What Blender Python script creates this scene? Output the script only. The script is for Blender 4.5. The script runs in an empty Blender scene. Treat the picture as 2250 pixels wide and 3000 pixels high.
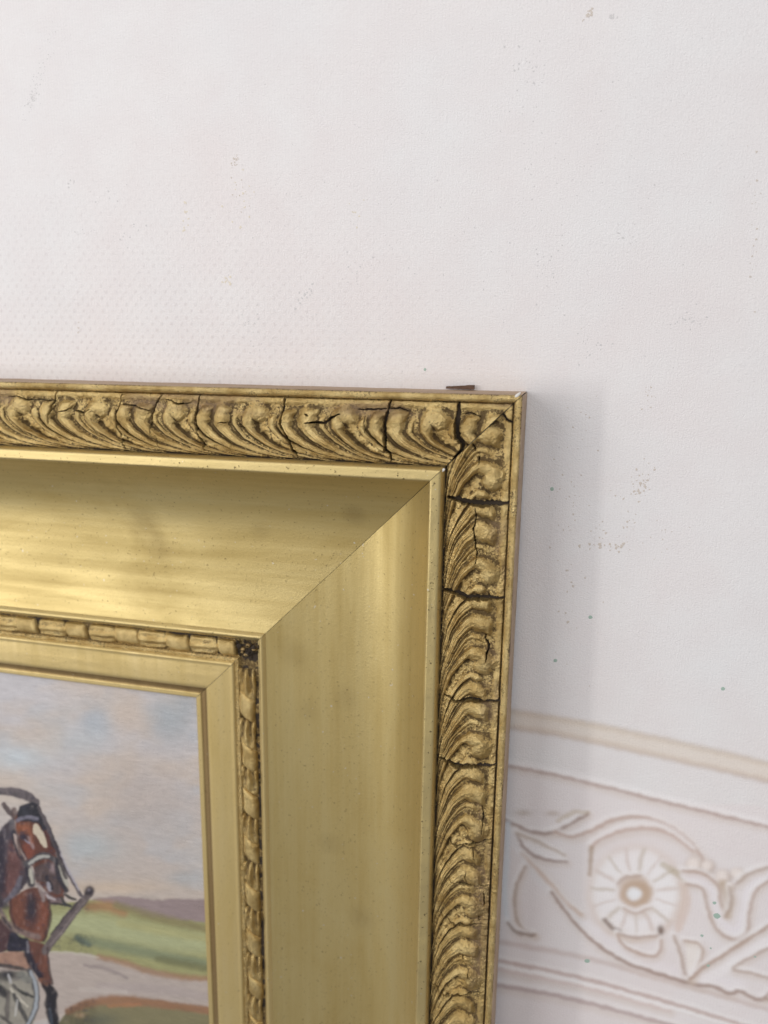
import bpy, math, random
import numpy as np
from mathutils import Matrix, Vector
random.seed(4); rng = np.random.default_rng(4)
S = 0.01                       # all shapes below are written in centimetres: x right, y up, h out from the wall
# ------------------------------------------------------------------ camera
CAM = np.array([1.7494443890670777, 1.4831117728471221, 30.14927006173494])
ROT = np.array([[0.9710885509040237, -0.06164774985588531, 0.23062216120925924],
                [0.01320608250770763, 0.9784735966175953, 0.20594907163429294],
                [-0.23835399238930946, -0.19694917024433917, 0.9509986323082402]])
T = np.array([[1, 0, 0], [0, 0, -1], [0, 1, 0]], float)
scene = bpy.context.scene; COL = scene.collection
cd = bpy.data.cameras.new('camera'); cam = bpy.data.objects.new('camera', cd); COL.objects.link(cam)
Rb = T @ ROT; Cb = T @ CAM * S
cam.matrix_world = Matrix([[*Rb[0], Cb[0]], [*Rb[1], Cb[1]], [*Rb[2], Cb[2]], [0, 0, 0, 1]])
cd.sensor_width = 36; cd.lens = 27.0; cd.clip_start = 0.01; cd.clip_end = 20
cd.dof.use_dof = True; cd.dof.focus_distance = 0.287; cd.dof.aperture_fstop = 8.5
scene.camera = cam
# ------------------------------------------------------------------ light
scene.view_settings.view_transform = 'Standard'; scene.view_settings.look = 'None'
scene.view_settings.exposure = 0.0; scene.view_settings.gamma = 1.0
w = bpy.data.worlds.new('World'); scene.world = w; w.use_nodes = True
bg = w.node_tree.nodes['Background']; bg.inputs[0].default_value = (0.96, 0.97, 1.0, 1); bg.inputs[1].default_value = 0.37

def area(name, pos, target, sx, sy, power, color):
    l = bpy.data.lights.new(name, 'AREA'); l.shape = 'RECTANGLE'; l.size = sx; l.size_y = sy; l.energy = power; l.color = color
    o = bpy.data.objects.new(name, l); COL.objects.link(o)
    p = Vector((pos[0], -pos[2], pos[1])); t = Vector((target[0], -target[2], target[1]))
    o.location = p; o.rotation_euler = (t - p).to_track_quat('-Z', 'Y').to_euler(); return o
area('window_light', (-1.38, -0.10, 1.30), (0, -0.1, 0), 0.11, 0.55, 4.6, (1.0, 0.97, 0.93))
area('window_opening', (-1.10, 0.25, 1.20), (-0.05, -0.1, 0), 1.2, 1.3, 13.0, (1.0, 0.985, 0.96))
area('ceiling_light', (0.35, 1.25, 1.35), (0, 0, 0), 1.3, 1.0, 13.0, (1.0, 0.98, 0.97))

# ------------------------------------------------------------------ helpers
def proj(x, y, h):
    q = (np.stack([x, y, h], -1) - CAM) @ ROT
    return 1125 + 2250 * q[..., 0] / -q[..., 2], 1500 - 2250 * q[..., 1] / -q[..., 2]
def unproj(u, v, h0, tilt=0.0):
    d = ROT @ np.array([(u - 1125) / 2250, -(v - 1500) / 2250, -1.0])
    k = (h0 + tilt * CAM[1] - CAM[2]) / (d[2] - tilt * d[1]); return CAM + k * d
def lin(c):
    c = np.asarray(c, float) / 255.0
    return np.where(c <= .04045, c / 12.92, ((c + .055) / 1.055) ** 2.4)
def hsh(i, j, seed):
    n = (i * 374761393 + j * 668265263 + seed * 1442695041) & 0xffffffff
    n = ((n ^ (n >> 13)) * 1274126177) & 0xffffffff
    return ((n ^ (n >> 16)) & 0xffff) / 65535.0
def vnoise(x, y, seed=0):
    x = np.asarray(x, float); y = np.asarray(y, float)
    xi = np.floor(x).astype(np.int64); yi = np.floor(y).astype(np.int64); fx = x - xi; fy = y - yi
    fx = fx * fx * (3 - 2 * fx); fy = fy * fy * (3 - 2 * fy)
    a = hsh(xi, yi, seed); b = hsh(xi + 1, yi, seed); c = hsh(xi, yi + 1, seed); d = hsh(xi + 1, yi + 1, seed)
    return (a + (b - a) * fx) * (1 - fy) + (c + (d - c) * fx) * fy - 0.5
def fbm(x, y, seed=0, o=3):
    r = 0; a = 1.0
    for k in range(o): r = r + a * vnoise(x * 2 ** k + 7.3 * k, y * 2 ** k + 3.1 * k, seed + k); a *= .5
    return r
def sm(a, b, x):
    t = np.clip((x - a) / (b - a), 0, 1); return t * t * (3 - 2 * t)
def catmull(p, n=8):
    p = np.asarray(p, float)
    if len(p) < 3: return p
    q = np.vstack([2 * p[0] - p[1], p, 2 * p[-1] - p[-2]]); out = []
    for i in range(1, len(q) - 2):
        for t in np.linspace(0, 1, n, endpoint=False):
            out.append(.5 * ((2 * q[i]) + (-q[i - 1] + q[i + 1]) * t + (2 * q[i - 1] - 5 * q[i] + 4 * q[i + 1] - q[i + 2]) * t * t + (-q[i - 1] + 3 * q[i] - 3 * q[i + 1] + q[i + 2]) * t ** 3))
    out.append(q[-2]); return np.array(out)
def pdist(U, V, pts):
    """distance to a polyline and the parameter 0..1 along it"""
    best = np.full(U.shape, 1e9); par = np.zeros(U.shape); n = len(pts) - 1
    for i in range(n):
        a = pts[i]; b = pts[i + 1]; e = b - a; L2 = e @ e + 1e-12
        t = np.clip(((U - a[0]) * e[0] + (V - a[1]) * e[1]) / L2, 0, 1)
        d = np.hypot(U - a[0] - t * e[0], V - a[1] - t * e[1]); m = d < best
        best[m] = d[m]; par[m] = (i + t[m]) / n
    return best, par

def link(me, name, parent=None, mat=None):
    o = bpy.data.objects.new(name, me); COL.objects.link(o)
    if parent: o.parent = parent
    if mat: me.materials.append(mat)
    return o
def quadmesh(X, Y, H, attrs=None, keep=None, smooth=True, flip=False):
    n, m = X.shape
    co = np.stack([X, -H, Y], -1).reshape(-1, 3) * S
    idx = np.arange(n * m).reshape(n, m)
    f = np.stack([idx[:-1, :-1], idx[1:, :-1], idx[1:, 1:], idx[:-1, 1:]], -1).reshape(-1, 4)
    if flip: f = f[:, ::-1]
    if keep is not None: f = f[keep.reshape(-1)]
    used = np.zeros(n * m, bool); used[f.ravel()] = True
    remap = np.cumsum(used) - 1; co = co[used]; f = remap[f]
    me = bpy.data.meshes.new('m'); me.vertices.add(len(co)); me.vertices.foreach_set('co', co.ravel())
    me.loops.add(f.size); me.polygons.add(len(f))
    me.loops.foreach_set('vertex_index', f.ravel().astype(np.int32))
    me.polygons.foreach_set('loop_start', (np.arange(len(f)) * 4).astype(np.int32))
    me.polygons.foreach_set('use_smooth', np.full(len(f), smooth))
    me.update(calc_edges=True)
    for k, a in (attrs or {}).items():
        a = a.reshape(n * m, -1)[used]
        at = me.color_attributes.new(k, 'FLOAT_COLOR', 'POINT')
        c = np.ones((len(a), 4)); c[:, :a.shape[1]] = a; at.data.foreach_set('color', c.ravel())
    return me
def polymesh(verts, faces, smooth=False):
    me = bpy.data.meshes.new('m'); me.from_pydata([(x * S, -h * S, y * S) for x, y, h in verts], [], faces)
    for p in me.polygons: p.use_smooth = smooth
    me.update(); return me

# members: k=0 the top moulding (s = x), k=1 the side moulding (s = -y); d = distance in from the outer edge
FAR = (-28.0, 34.0); GAP = 0.012
def place(k, s, d): return (s, -d) if k == 0 else (-d, -s)
def sgrid(k, d, ds, far=None, gap=GAP):
    """(D,Sg) grids, rows along s from the far end to the mitre"""
    f = FAR[k] if far is None else far
    n = int(abs(f) / ds) + 2; t = np.linspace(0, 1, n)[:, None]; D = np.broadcast_to(np.asarray(d)[None, :], (n, len(d)))
    end = (-D - gap) if k == 0 else (D + gap)
    return D, f + (end - f) * t
def strip(k, name, d, h, ds, mat, parent, hfun=None, attrs=None, gap=GAP):
    d = np.asarray(d, float); D, Sg = sgrid(k, d, ds, gap=gap); H = np.broadcast_to(np.asarray(h)[None, :], D.shape).copy()
    if hfun: H = H + hfun(Sg, D)
    X, Y = place(k, Sg, D); X = X + 0 * D; Y = Y + 0 * D
    return link(quadmesh(X, Y, H, attrs, flip=(k == 0)), name, parent, mat)
def dense(pts, n):
    """resample a (d,h) profile, keeping its corners slightly rounded"""
    p = np.asarray(pts, float); L = np.r_[0, np.cumsum(np.hypot(*np.diff(p, axis=0).T))]; t = np.linspace(0, L[-1], n)
    return np.interp(t, L, p[:, 0]), np.interp(t, L, p[:, 1])

# ------------------------------------------------------------------ materials
def newmat(name):
    m = bpy.data.materials.new(name); m.use_nodes = True; nt = m.node_tree
    return m, nt, nt.nodes['Principled BSDF']
def N(nt, t, **kw):
    n = nt.nodes.new(t)
    for k, v in kw.items():
        if k in n.inputs.keys(): n.inputs[k].default_value = v
        else: setattr(n, k, v)
    return n
def coords(nt, scale):
    tc = N(nt, 'ShaderNodeTexCoord'); mp = N(nt, 'ShaderNodeMapping'); mp.inputs['Scale'].default_value = scale
    nt.links.new(tc.outputs['Object'], mp.inputs[0]); return mp.outputs[0]
def noise(nt, scale, s=1.0, detail=4, rough=.6, dist=0):
    n = N(nt, 'ShaderNodeTexNoise'); n.inputs['Scale'].default_value = s; n.inputs['Detail'].default_value = detail
    n.inputs['Roughness'].default_value = rough; n.inputs['Distortion'].default_value = dist
    nt.links.new(coords(nt, scale), n.inputs['Vector']); return n.outputs[0]
def ramp(nt, src, a, b, lo=0.0, hi=1.0):
    r = N(nt, 'ShaderNodeMapRange'); r.inputs[1].default_value = a; r.inputs[2].default_value = b
    r.inputs[3].default_value = lo; r.inputs[4].default_value = hi; nt.links.new(src, r.inputs[0]); return r.outputs[0]
def mix(nt, f, a, b):
    m = N(nt, 'ShaderNodeMix'); m.data_type = 'RGBA'
    for i, s in ((0, f), (6, a), (7, b)):
        if hasattr(s, 'links'): nt.links.new(s, m.inputs[i])
        else: m.inputs[i].default_value = s if i == 0 else (*s, 1)
    return m.outputs[2]
def mth(nt, op, a, b=0.0, clamp=False):
    m = N(nt, 'ShaderNodeMath'); m.operation = op; m.use_clamp = clamp
    for i, s in ((0, a), (1, b)):
        if hasattr(s, 'links'): nt.links.new(s, m.inputs[i])
        else: m.inputs[i].default_value = s
    return m.outputs[0]
def bump(nt, bs, hsrc, dist, strength=1.0):
    b = N(nt, 'ShaderNodeBump'); b.inputs['Strength'].default_value = strength; b.inputs['Distance'].default_value = dist
    nt.links.new(hsrc, b.inputs['Height']); nt.links.new(b.outputs[0], bs.inputs['Normal'])

GOLD = (0.61, 0.485, 0.225); GOLD2 = (0.45, 0.34, 0.135); DIRT = (0.075, 0.048, 0.022)
SMUDGE = {'wiped_gilding_along_top': ((420, 1535, 1.0, .30), (460, 1600, .7, .25), (1040, 1500, .5, .25), (180, 1650, .5, .15), (760, 1560, .5, .15)),
          'wiped_gilding_along_side': ((1010, 2050, .7, .18), (860, 1920, .8, .14), (900, 2090, .6, .12), (1060, 2700, .8, .2), (960, 2480, .7, .18))}
def gold(name, axis, base=GOLD, base2=GOLD2, speck=.5, streak=1.0, rough=.46, grain=0.00003, metal=.90):
    """old bronze-powder gilding; axis = direction in which the moulding was wiped"""
    m, nt, bs = newmat(name); L = nt.links
    sc = (6, 60, 190) if axis == 'x' else (190, 60, 6)
    st = noise(nt, sc, 1.0, 5, .6); bl = noise(nt, (14, 30, 34) if axis == 'x' else (34, 30, 14), 1.0, 4, .6, .8); fine = noise(nt, (2200, 2200, 2200), 1.0, 3, .7)
    sp = noise(nt, (900, 900, 900), 1.0, 2, .5)
    c = mix(nt, ramp(nt, mth(nt, 'ADD', mth(nt, 'MULTIPLY', st, streak), mth(nt, 'MULTIPLY', bl, 2 - streak)), .70, 1.28), base2, base)
    c = mix(nt, mth(nt, 'MULTIPLY', ramp(nt, sp, .66, .74), speck), c, DIRT)
    for (u, v, r, k) in SMUDGE.get(name, ()):
        p = unproj(u, v, .6) * S; tc = N(nt, 'ShaderNodeTexCoord'); vm = N(nt, 'ShaderNodeVectorMath'); vm.operation = 'DISTANCE'
        L.new(tc.outputs['Object'], vm.inputs[0]); vm.inputs[1].default_value = (p[0], -p[2], p[1])
        dd = mth(nt, 'ADD', vm.outputs['Value'], mth(nt, 'MULTIPLY', mth(nt, 'SUBTRACT', bl, .5), r * S * 1.6))
        c = mix(nt, mth(nt, 'MULTIPLY', ramp(nt, dd, r * S * 1.1, r * S * .2), k), c, (.20, .14, .06))
    dust = noise(nt, (620, 620, 620), 1.0, 1, .4)
    c = mix(nt, mth(nt, 'MULTIPLY', ramp(nt, dust, .775, .80), .7), c, (.62, .58, .5))
    L.new(c, bs.inputs['Base Color']); bs.inputs['Metallic'].default_value = metal
    L.new(ramp(nt, mth(nt, 'ADD', st, bl), .7, 1.3, rough + .14, rough - .04), bs.inputs['Roughness'])
    bump(nt, bs, mth(nt, 'ADD', fine, mth(nt, 'MULTIPLY', sp, .7)), grain * 12, .22)
    return m
M_top = gold('wiped_gilding_along_top', 'x'); M_side = gold('wiped_gilding_along_side', 'z')
M_rail = gold('speckled_gilding', 'x', (0.56, 0.44, 0.21), GOLD, .9, .4, .46, .00005)
M_sight = gold('pale_gilding', 'z', (0.64, 0.50, 0.24), (0.54, 0.41, 0.17), .3, .8, .48, metal=.72)
M_pink = gold('pinkish_worn_gilding', 'x', (0.50, 0.37, 0.24), (0.36, 0.25, 0.17), .6, 1.4, .5)
M_hollow = gold('brown_toned_gilding', 'z', (0.36, 0.255, 0.12), (0.26, 0.175, 0.08), .5, 1.0, .5)
def ornament_material(name='antiqued_composition', amp=2.5, pale=0.0):
    m, nt, bs = newmat(name); L = nt.links
    at = N(nt, 'ShaderNodeAttribute'); at.attribute_name = 'wear'; sep = N(nt, 'ShaderNodeSeparateColor'); L.new(at.outputs['Color'], sep.inputs[0])
    n1 = noise(nt, (1100, 1100, 1100), 1.0, 5, .8); n2 = noise(nt, (130, 130, 130), 1.0, 3, .6); n3 = noise(nt, (2600, 2600, 2600), 1, 2, .6)
    c = mix(nt, ramp(nt, n2, .35, .65), (0.45, 0.31, 0.12), (0.71, 0.54, 0.25))
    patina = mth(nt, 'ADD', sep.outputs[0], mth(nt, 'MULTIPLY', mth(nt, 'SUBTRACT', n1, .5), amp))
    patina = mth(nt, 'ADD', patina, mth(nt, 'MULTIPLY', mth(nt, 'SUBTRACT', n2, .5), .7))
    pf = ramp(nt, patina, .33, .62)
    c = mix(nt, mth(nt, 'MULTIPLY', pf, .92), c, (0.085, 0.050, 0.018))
    c = mix(nt, mth(nt, 'MULTIPLY', sep.outputs[2], .8), c, (0.30, 0.205, 0.125))
    c = mix(nt, sep.outputs[1], c, (0.006, 0.004, 0.003)); L.new(c, bs.inputs['Base Color'])
    met = mth(nt, 'MULTIPLY', mth(nt, 'SUBTRACT', 1.0, mth(nt, 'MULTIPLY', pf, .75)), mth(nt, 'SUBTRACT', 1.0, sep.outputs[1]))
    L.new(mth(nt, 'MULTIPLY', met, .96), bs.inputs['Metallic'])
    L.new(ramp(nt, pf, 0, 1, .33, .6), bs.inputs['Roughness'])
    L.new(mth(nt, 'MULTIPLY', mth(nt, 'SUBTRACT', 1.0, sep.outputs[1]), .3), bs.inputs['Specular IOR Level'])
    bump(nt, bs, mth(nt, 'ADD', n1, mth(nt, 'MULTIPLY', n3, .5)), .0009, .6)
    return m
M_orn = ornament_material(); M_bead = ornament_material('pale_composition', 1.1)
m, nt, bs = newmat('dark_old_wood'); c = mix(nt, noise(nt, (60, 60, 600), 1), (0.012, .008, .005), (.05, .032, .018))
nt.links.new(c, bs.inputs['Base Color']); bs.inputs['Roughness'].default_value = .85; M_wood = m
m, nt, bs = newmat('rusty_iron'); c = mix(nt, noise(nt, (900, 900, 900), 1), (0.05, .026, .018), (.20, .115, .075))
nt.links.new(c, bs.inputs['Base Color']); bs.inputs['Roughness'].default_value = .8; M_rust = m
bump(nt, bs, noise(nt, (1500, 1500, 1500), 1), .0005, .8)
m, nt, bs = newmat('white_filler'); bs.inputs['Base Color'].default_value = (.68, .66, .62, 1); bs.inputs['Roughness'].default_value = .8; M_fill = m

# ------------------------------------------------------------------ printed backdrop behind the frame
TILT = 0.028
def design(U, V, base, items, wob=0.0):
    """lay flat print or paint strokes over a base colour; strokes are soft-edged like a blurred print"""
    col = base.copy()
    if wob: U = U + wob * fbm(U / 14, V / 14, 31); V = V + wob * fbm(U / 14, V / 14, 57)
    for it in items:
        kind, pts, c, a = it[0], np.asarray(it[1], float), lin(it[3]), it[4]; wd = it[2]
        soft = it[5] if len(it) > 5 else .5
        if kind == 's':
            P = catmull(pts, 6); r = wd * .5; ext = r * (1 + soft) + 3
            m = (U > P[:, 0].min() - ext) & (U < P[:, 0].max() + ext) & (V > P[:, 1].min() - ext) & (V < P[:, 1].max() + ext)
            if not m.any(): continue
            d, t = pdist(U[m], V[m], P); tap = .75 + .25 * np.sin(np.pi * np.clip(t, .08, .92))
            k = 1 - sm(r * tap * (1 - soft), r * tap * (1 + soft) + .5, d)
        elif kind == 'p':
            P = catmull(np.vstack([pts, pts[:1]]), 6); ext = wd + 2
            m = (U > P[:, 0].min() - ext) & (U < P[:, 0].max() + ext) & (V > P[:, 1].min() - ext) & (V < P[:, 1].max() + ext)
            if not m.any(): continue
            u, v = U[m], V[m]; ins = np.zeros(u.shape, bool)
            for i in range(len(P) - 1):
                x0, y0 = P[i]; x1, y1 = P[i + 1]
                cc = ((y0 > v) != (y1 > v)) & (u < (x1 - x0) * (v - y0) / (y1 - y0 + 1e-9) + x0); ins ^= cc
            d, t = pdist(u, v, P); sd = np.where(ins, d, -d); k = sm(-wd, wd, sd)
        else:
            (cx, cy), (rx, ry) = pts[0], pts[1]; m = (abs(U - cx) < rx * 2.6) & (abs(V - cy) < ry * 2.6)
            if not m.any(): continue
            q = np.hypot((U[m] - cx) / rx, (V[m] - cy) / ry); k = np.exp(-(q / .8) ** wd) if wd else np.exp(-q * q)
        k = (k * a)[:, None]; col[m] = col[m] * (1 - k) + c * k
    return col
def zs(sc, ox, oy, items):
    out = []
    for it in items:
        p = np.asarray(it[1], float)
        if it[0] == 'e': p = np.array([[p[0, 0] / sc + ox, p[0, 1] / sc + oy], [p[1, 0] / sc, p[1, 1] / sc]]); wd = it[2]
        else: p = p / sc + [ox, oy]; wd = it[2] / sc
        out.append((it[0], p, wd) + tuple(it[3:]))
    return out
TAN = (190, 168, 150); BR = (172, 150, 140); DK = (120, 98, 92); WH = (238, 234, 236); PK = (224, 208, 208)
pr = [('p', [(150, 480), (560, 555), (1100, 690), (1800, 860), (1800, 2300), (-200, 2300), (-200, 420)], 10, (227, 217, 218), .5),
 ('s', [(-100, 115), (200, 165), (640, 240), (1100, 335), (1659, 465), (2000, 540)], 34, (190, 172, 155), .55, .9),
 ('s', [(-100, 205), (200, 255), (640, 330), (1659, 560), (2000, 640)], 34, (186, 166, 154), .6, .8),
 ('s', [(-100, 160), (200, 210), (640, 285), (1659, 512), (2000, 590)], 100, (222, 208, 192), .55, .4),
 ('s', [(-100, 425), (200, 480), (560, 555), (1100, 690), (1659, 825), (2000, 900)], 15, (165, 145, 142), .75, .6),
 ('s', [(-100, 395), (200, 450), (560, 525), (1100, 660), (1659, 795)], 30, WH, .4, .8),
 # lower mouldings
 ('s', [(-100, 1430), (120, 1480), (600, 1570), (1000, 1680), (1659, 1870)], 30, (195, 176, 170), .55, .8),
 ('s', [(-100, 1540), (120, 1590), (600, 1690), (1100, 1830), (1659, 2000)], 16, (176, 156, 156), .7),
 ('s', [(-100, 1565), (120, 1615), (600, 1715), (1100, 1855), (1659, 2025)], 18, WH, .8),
 ('s', [(-100, 1590), (120, 1640), (600, 1740), (1100, 1880)], 16, (196, 178, 178), .5),
 ('s', [(-100, 1690), (120, 1730), (500, 1800), (850, 1890), (1200, 1985)], 20, (160, 142, 146), .7),
 # leaves at the left
 ('s', [(120, 765), (200, 805), (290, 850), (400, 860), (500, 825), (560, 790), (630, 750)], 15, (140, 118, 112), .8),
 ('s', [(460, 790), (540, 745), (630, 740)], 26, (196, 180, 160), .6),
 ('e', [(260, 745), (50, 18)], 0, (176, 160, 146), .6), ('e', [(430, 750), (45, 16)], 0, (182, 164, 150), .6),
 ('s', [(440, 850), (530, 882), (640, 850), (760, 790), (900, 768), (1050, 800), (1180, 880), (1270, 980), (1290, 1030)], 17, (176, 154, 146), .75),
 ('s', [(650, 935), (720, 885), (850, 842), (1000, 834), (1130, 885), (1230, 965)], 17, (182, 160, 152), .7),
 ('s', [(690, 880), (850, 806), (1000, 798), (1130, 850), (1240, 950)], 28, WH, .45),
 ('s', [(220, 870), (280, 960), (380, 1010), (510, 1022)], 15, (136, 116, 114), .8),
 ('s', [(215, 855), (340, 905), (490, 985)], 13, (168, 155, 140), .6),
 ('p', [(235, 885), (340, 925), (470, 985), (520, 1010), (390, 1000), (290, 950)], 8, WH, .6),
 ('s', [(250, 980), (330, 1060), (420, 1160), (500, 1255), (590, 1325)], 20, (190, 166, 148), .65),
 ('s', [(180, 830), (230, 960), (330, 1110), (480, 1260), (600, 1390)], 40, (228, 226, 230), .5, .8),
 ('s', [(270, 1050), (215, 1180), (215, 1320), (250, 1400), (330, 1445)], 15, (160, 142, 128), .75),
 ('s', [(175, 800), (165, 1000), (155, 1200), (170, 1360), (215, 1430)], 30, (222, 226, 232), .8, .8),
 ('s', [(170, 1370), (220, 1425), (320, 1448)], 16, (130, 112, 104), .8),
 # big lower scroll
 ('s', [(620, 1400), (760, 1500), (900, 1590), (1100, 1660), (1300, 1700), (1500, 1740)], 90, (232, 226, 230), .6, .6),
 ('s', [(420, 1200), (500, 1310), (600, 1425), (720, 1525), (850, 1600), (1000, 1655), (1230, 1722), (1350, 1738), (1440, 1778), (1500, 1765), (1590, 1808), (1680, 1812), (1800, 1850)], 17, (146, 124, 116), .85),
 ('s', [(1640, 1800), (1720, 1750), (1900, 1730)], 18, (150, 130, 120), .7),
 # flower
 ('e', [(900, 1200), (330, 320)], 6, (226, 206, 196), .5),
 ('s', [(650, 940), (645, 1020), (640, 1100)], 26, (168, 144, 122), .7),
 ('s', [(1170, 1150), (1190, 1260), (1150, 1400)], 60, (214, 192, 180), .6)]
for k in range(15):
    a = k * 2 * math.pi / 15 + .1; c, s_ = math.cos(a), math.sin(a)
    pr.append(('e', [(906 + 186 * c, 1210 + 188 * s_), (116, 116)], 6, (204, 182, 166), .5))
for k in range(15):
    a = k * 2 * math.pi / 15 + .1; c, s_ = math.cos(a), math.sin(a)
    pr.append(('e', [(900 + 175 * c, 1200 + 178 * s_), (104, 104)], 5, (236, 232, 234), .95))
for k in range(15):
    a = (k + .5) * 2 * math.pi / 15 + .1; c, s_ = math.cos(a), math.sin(a)
    pr.append(('s', [(900 + 125 * c, 1200 + 125 * s_), (900 + 190 * c + 6 * s_, 1200 + 190 * s_), (900 + 252 * c, 1200 + 252 * s_)], 12 + 6 * (k % 3), (208, 198, 190) if k % 2 else (216, 204, 200), .9, .8))
pr += [('e', [(905, 1203), (118, 108)], 8, (186, 158, 132), .85), ('e', [(895, 1208), (56, 52)], 5, (236, 236, 240), 1),
 ('s', [(800, 1150), (850, 1112), (930, 1105)], 14, (150, 120, 98), .5), ('s', [(830, 1290), (900, 1318), (980, 1290)], 14, (160, 130, 108), .5),
 ('s', [(725, 1355), (760, 1395), (815, 1420)], 20, (112, 92, 82), .85), ('e', [(1045, 1420), (24, 38)], 3, (98, 72, 58), .85),
 ('s', [(800, 1435), (900, 1455), (1030, 1445)], 12, (150, 128, 120), .6),
 ('s', [(800, 1440), (820, 1490), (900, 1540), (1000, 1565), (1045, 1530), (1050, 1470)], 14, (170, 146, 134), .75),
 # berries
 ('s', [(1060, 1040), (1140, 1090), (1180, 1130)], 40, (178, 164, 136), .55)]
for x, y, r in ((1230, 1035, 48), (1310, 1045, 42), (1395, 1108, 48), (1480, 1090, 40), (1435, 1165, 30)):
    pr += [('e', [(x + 8, y + 10), (r * 1.35, r * 1.3)], 4, (176, 154, 138), .7), ('e', [(x, y), (r, r)], 5, (234, 224, 220), 1)]
pr += [('s', [(1180, 1100), (1270, 1120), (1330, 1190), (1350, 1290), (1400, 1390), (1480, 1420), (1530, 1330), (1550, 1200), (1610, 1130), (1700, 1090)], 60, (232, 226, 230), .9, .3),
 ('s', [(1170, 1075), (1290, 1095), (1370, 1160), (1390, 1260), (1415, 1320)], 15, (172, 150, 138), .75),
 ('s', [(1190, 1150), (1280, 1180), (1310, 1270), (1340, 1370), (1400, 1440), (1480, 1468), (1540, 1420), (1555, 1300), (1590, 1190), (1700, 1110)], 17, (170, 150, 140), .75),
 ('s', [(1400, 1150), (1435, 1230), (1425, 1325)], 60, (186, 164, 140), .6, .6), ('s', [(1440, 1170), (1450, 1250), (1420, 1335)], 16, (150, 128, 110), .6),
 ('s', [(1480, 1150), (1540, 1100), (1640, 1060), (1760, 1040)], 15, (166, 150, 140), .7),
 ('s', [(1120, 1450), (1165, 1560), (1175, 1640), (1215, 1695)], 15, (158, 138, 126), .75),
 ('p', [(1190, 1480), (1265, 1500), (1280, 1560), (1215, 1670), (1195, 1580)], 8, (236, 230, 226), .8),
 ('s', [(1180, 1475), (1265, 1495), (1285, 1560), (1225, 1690)], 14, (170, 148, 132), .7),
 ('s', [(1215, 1695), (1290, 1630), (1400, 1560), (1540, 1470), (1700, 1370)], 17, (164, 140, 126), .8),
 ('s', [(1300, 1690), (1400, 1640), (1540, 1545), (1700, 1450)], 60, (236, 230, 232), .7),
 ('s', [(1700, 1500), (1560, 1570), (1460, 1635), (1560, 1660), (1700, 1700)], 15, (166, 148, 138), .7)]
pr2 = []
for it in pr:
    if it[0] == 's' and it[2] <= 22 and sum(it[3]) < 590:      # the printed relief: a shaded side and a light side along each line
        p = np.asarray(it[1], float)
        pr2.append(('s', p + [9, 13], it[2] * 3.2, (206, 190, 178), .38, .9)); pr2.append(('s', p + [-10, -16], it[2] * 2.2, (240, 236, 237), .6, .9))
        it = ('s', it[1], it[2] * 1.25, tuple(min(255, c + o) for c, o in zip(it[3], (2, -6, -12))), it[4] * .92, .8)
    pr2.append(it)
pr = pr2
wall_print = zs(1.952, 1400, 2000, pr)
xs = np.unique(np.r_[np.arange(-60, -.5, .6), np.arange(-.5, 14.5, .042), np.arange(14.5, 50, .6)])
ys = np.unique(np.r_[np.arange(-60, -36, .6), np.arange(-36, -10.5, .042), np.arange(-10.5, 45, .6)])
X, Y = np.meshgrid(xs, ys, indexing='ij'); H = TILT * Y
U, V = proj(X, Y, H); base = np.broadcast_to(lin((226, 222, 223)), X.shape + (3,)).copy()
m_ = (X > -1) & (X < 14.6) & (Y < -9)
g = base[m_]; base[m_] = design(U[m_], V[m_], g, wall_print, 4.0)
ix = np.where((xs > -1) & (xs < 14.6))[0]; iy = np.where((ys > -36) & (ys < -9))[0]
sub = base[ix[0]:ix[-1], iy[0]:iy[-1]]
def bl3(a, r):
    for _ in range(2):
        for ax in (0, 1):
            p = np.concatenate([np.repeat(a.take([0], ax), r + 1, ax), a, np.repeat(a.take([-1], ax), r, ax)], ax); c = np.cumsum(p, ax); n = a.shape[ax]
            a = (c.take(range(2 * r + 1, 2 * r + 1 + n), ax) - c.take(range(0, n), ax)) / (2 * r + 1)
    return a
base[ix[0]:ix[-1], iy[0]:iy[-1]] = bl3(sub, 1)
base = base / lin((226, 222, 223)) * np.array([.818, .806, .804])
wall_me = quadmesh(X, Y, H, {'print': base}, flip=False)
m, nt, bs = newmat('printed_vinyl'); L = nt.links
at = N(nt, 'ShaderNodeAttribute'); at.attribute_name = 'print'
big = noise(nt, (9, 9, 9), 1.0, 3, .5); mid = noise(nt, (45, 45, 45), 1.0, 3, .6, .3); gr = noise(nt, (1700, 1700, 1700), 1.0, 3, .7)
c = mix(nt, ramp(nt, big, .35, .65), (1.0, .965, .962), (.985, .99, 1.0))
c2 = mix(nt, ramp(nt, mid, .3, .7), (.975, .955, .955), (1, 1, 1))
def mul(a, b):
    q = N(nt, 'ShaderNodeMix'); q.data_type = 'RGBA'; q.blend_type = 'MULTIPLY'; q.inputs[0].default_value = 1
    L.new(a, q.inputs[6]); L.new(b, q.inputs[7]); return q.outputs[2]
c = mul(mul(at.outputs['Color'], c), c2)
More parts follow.
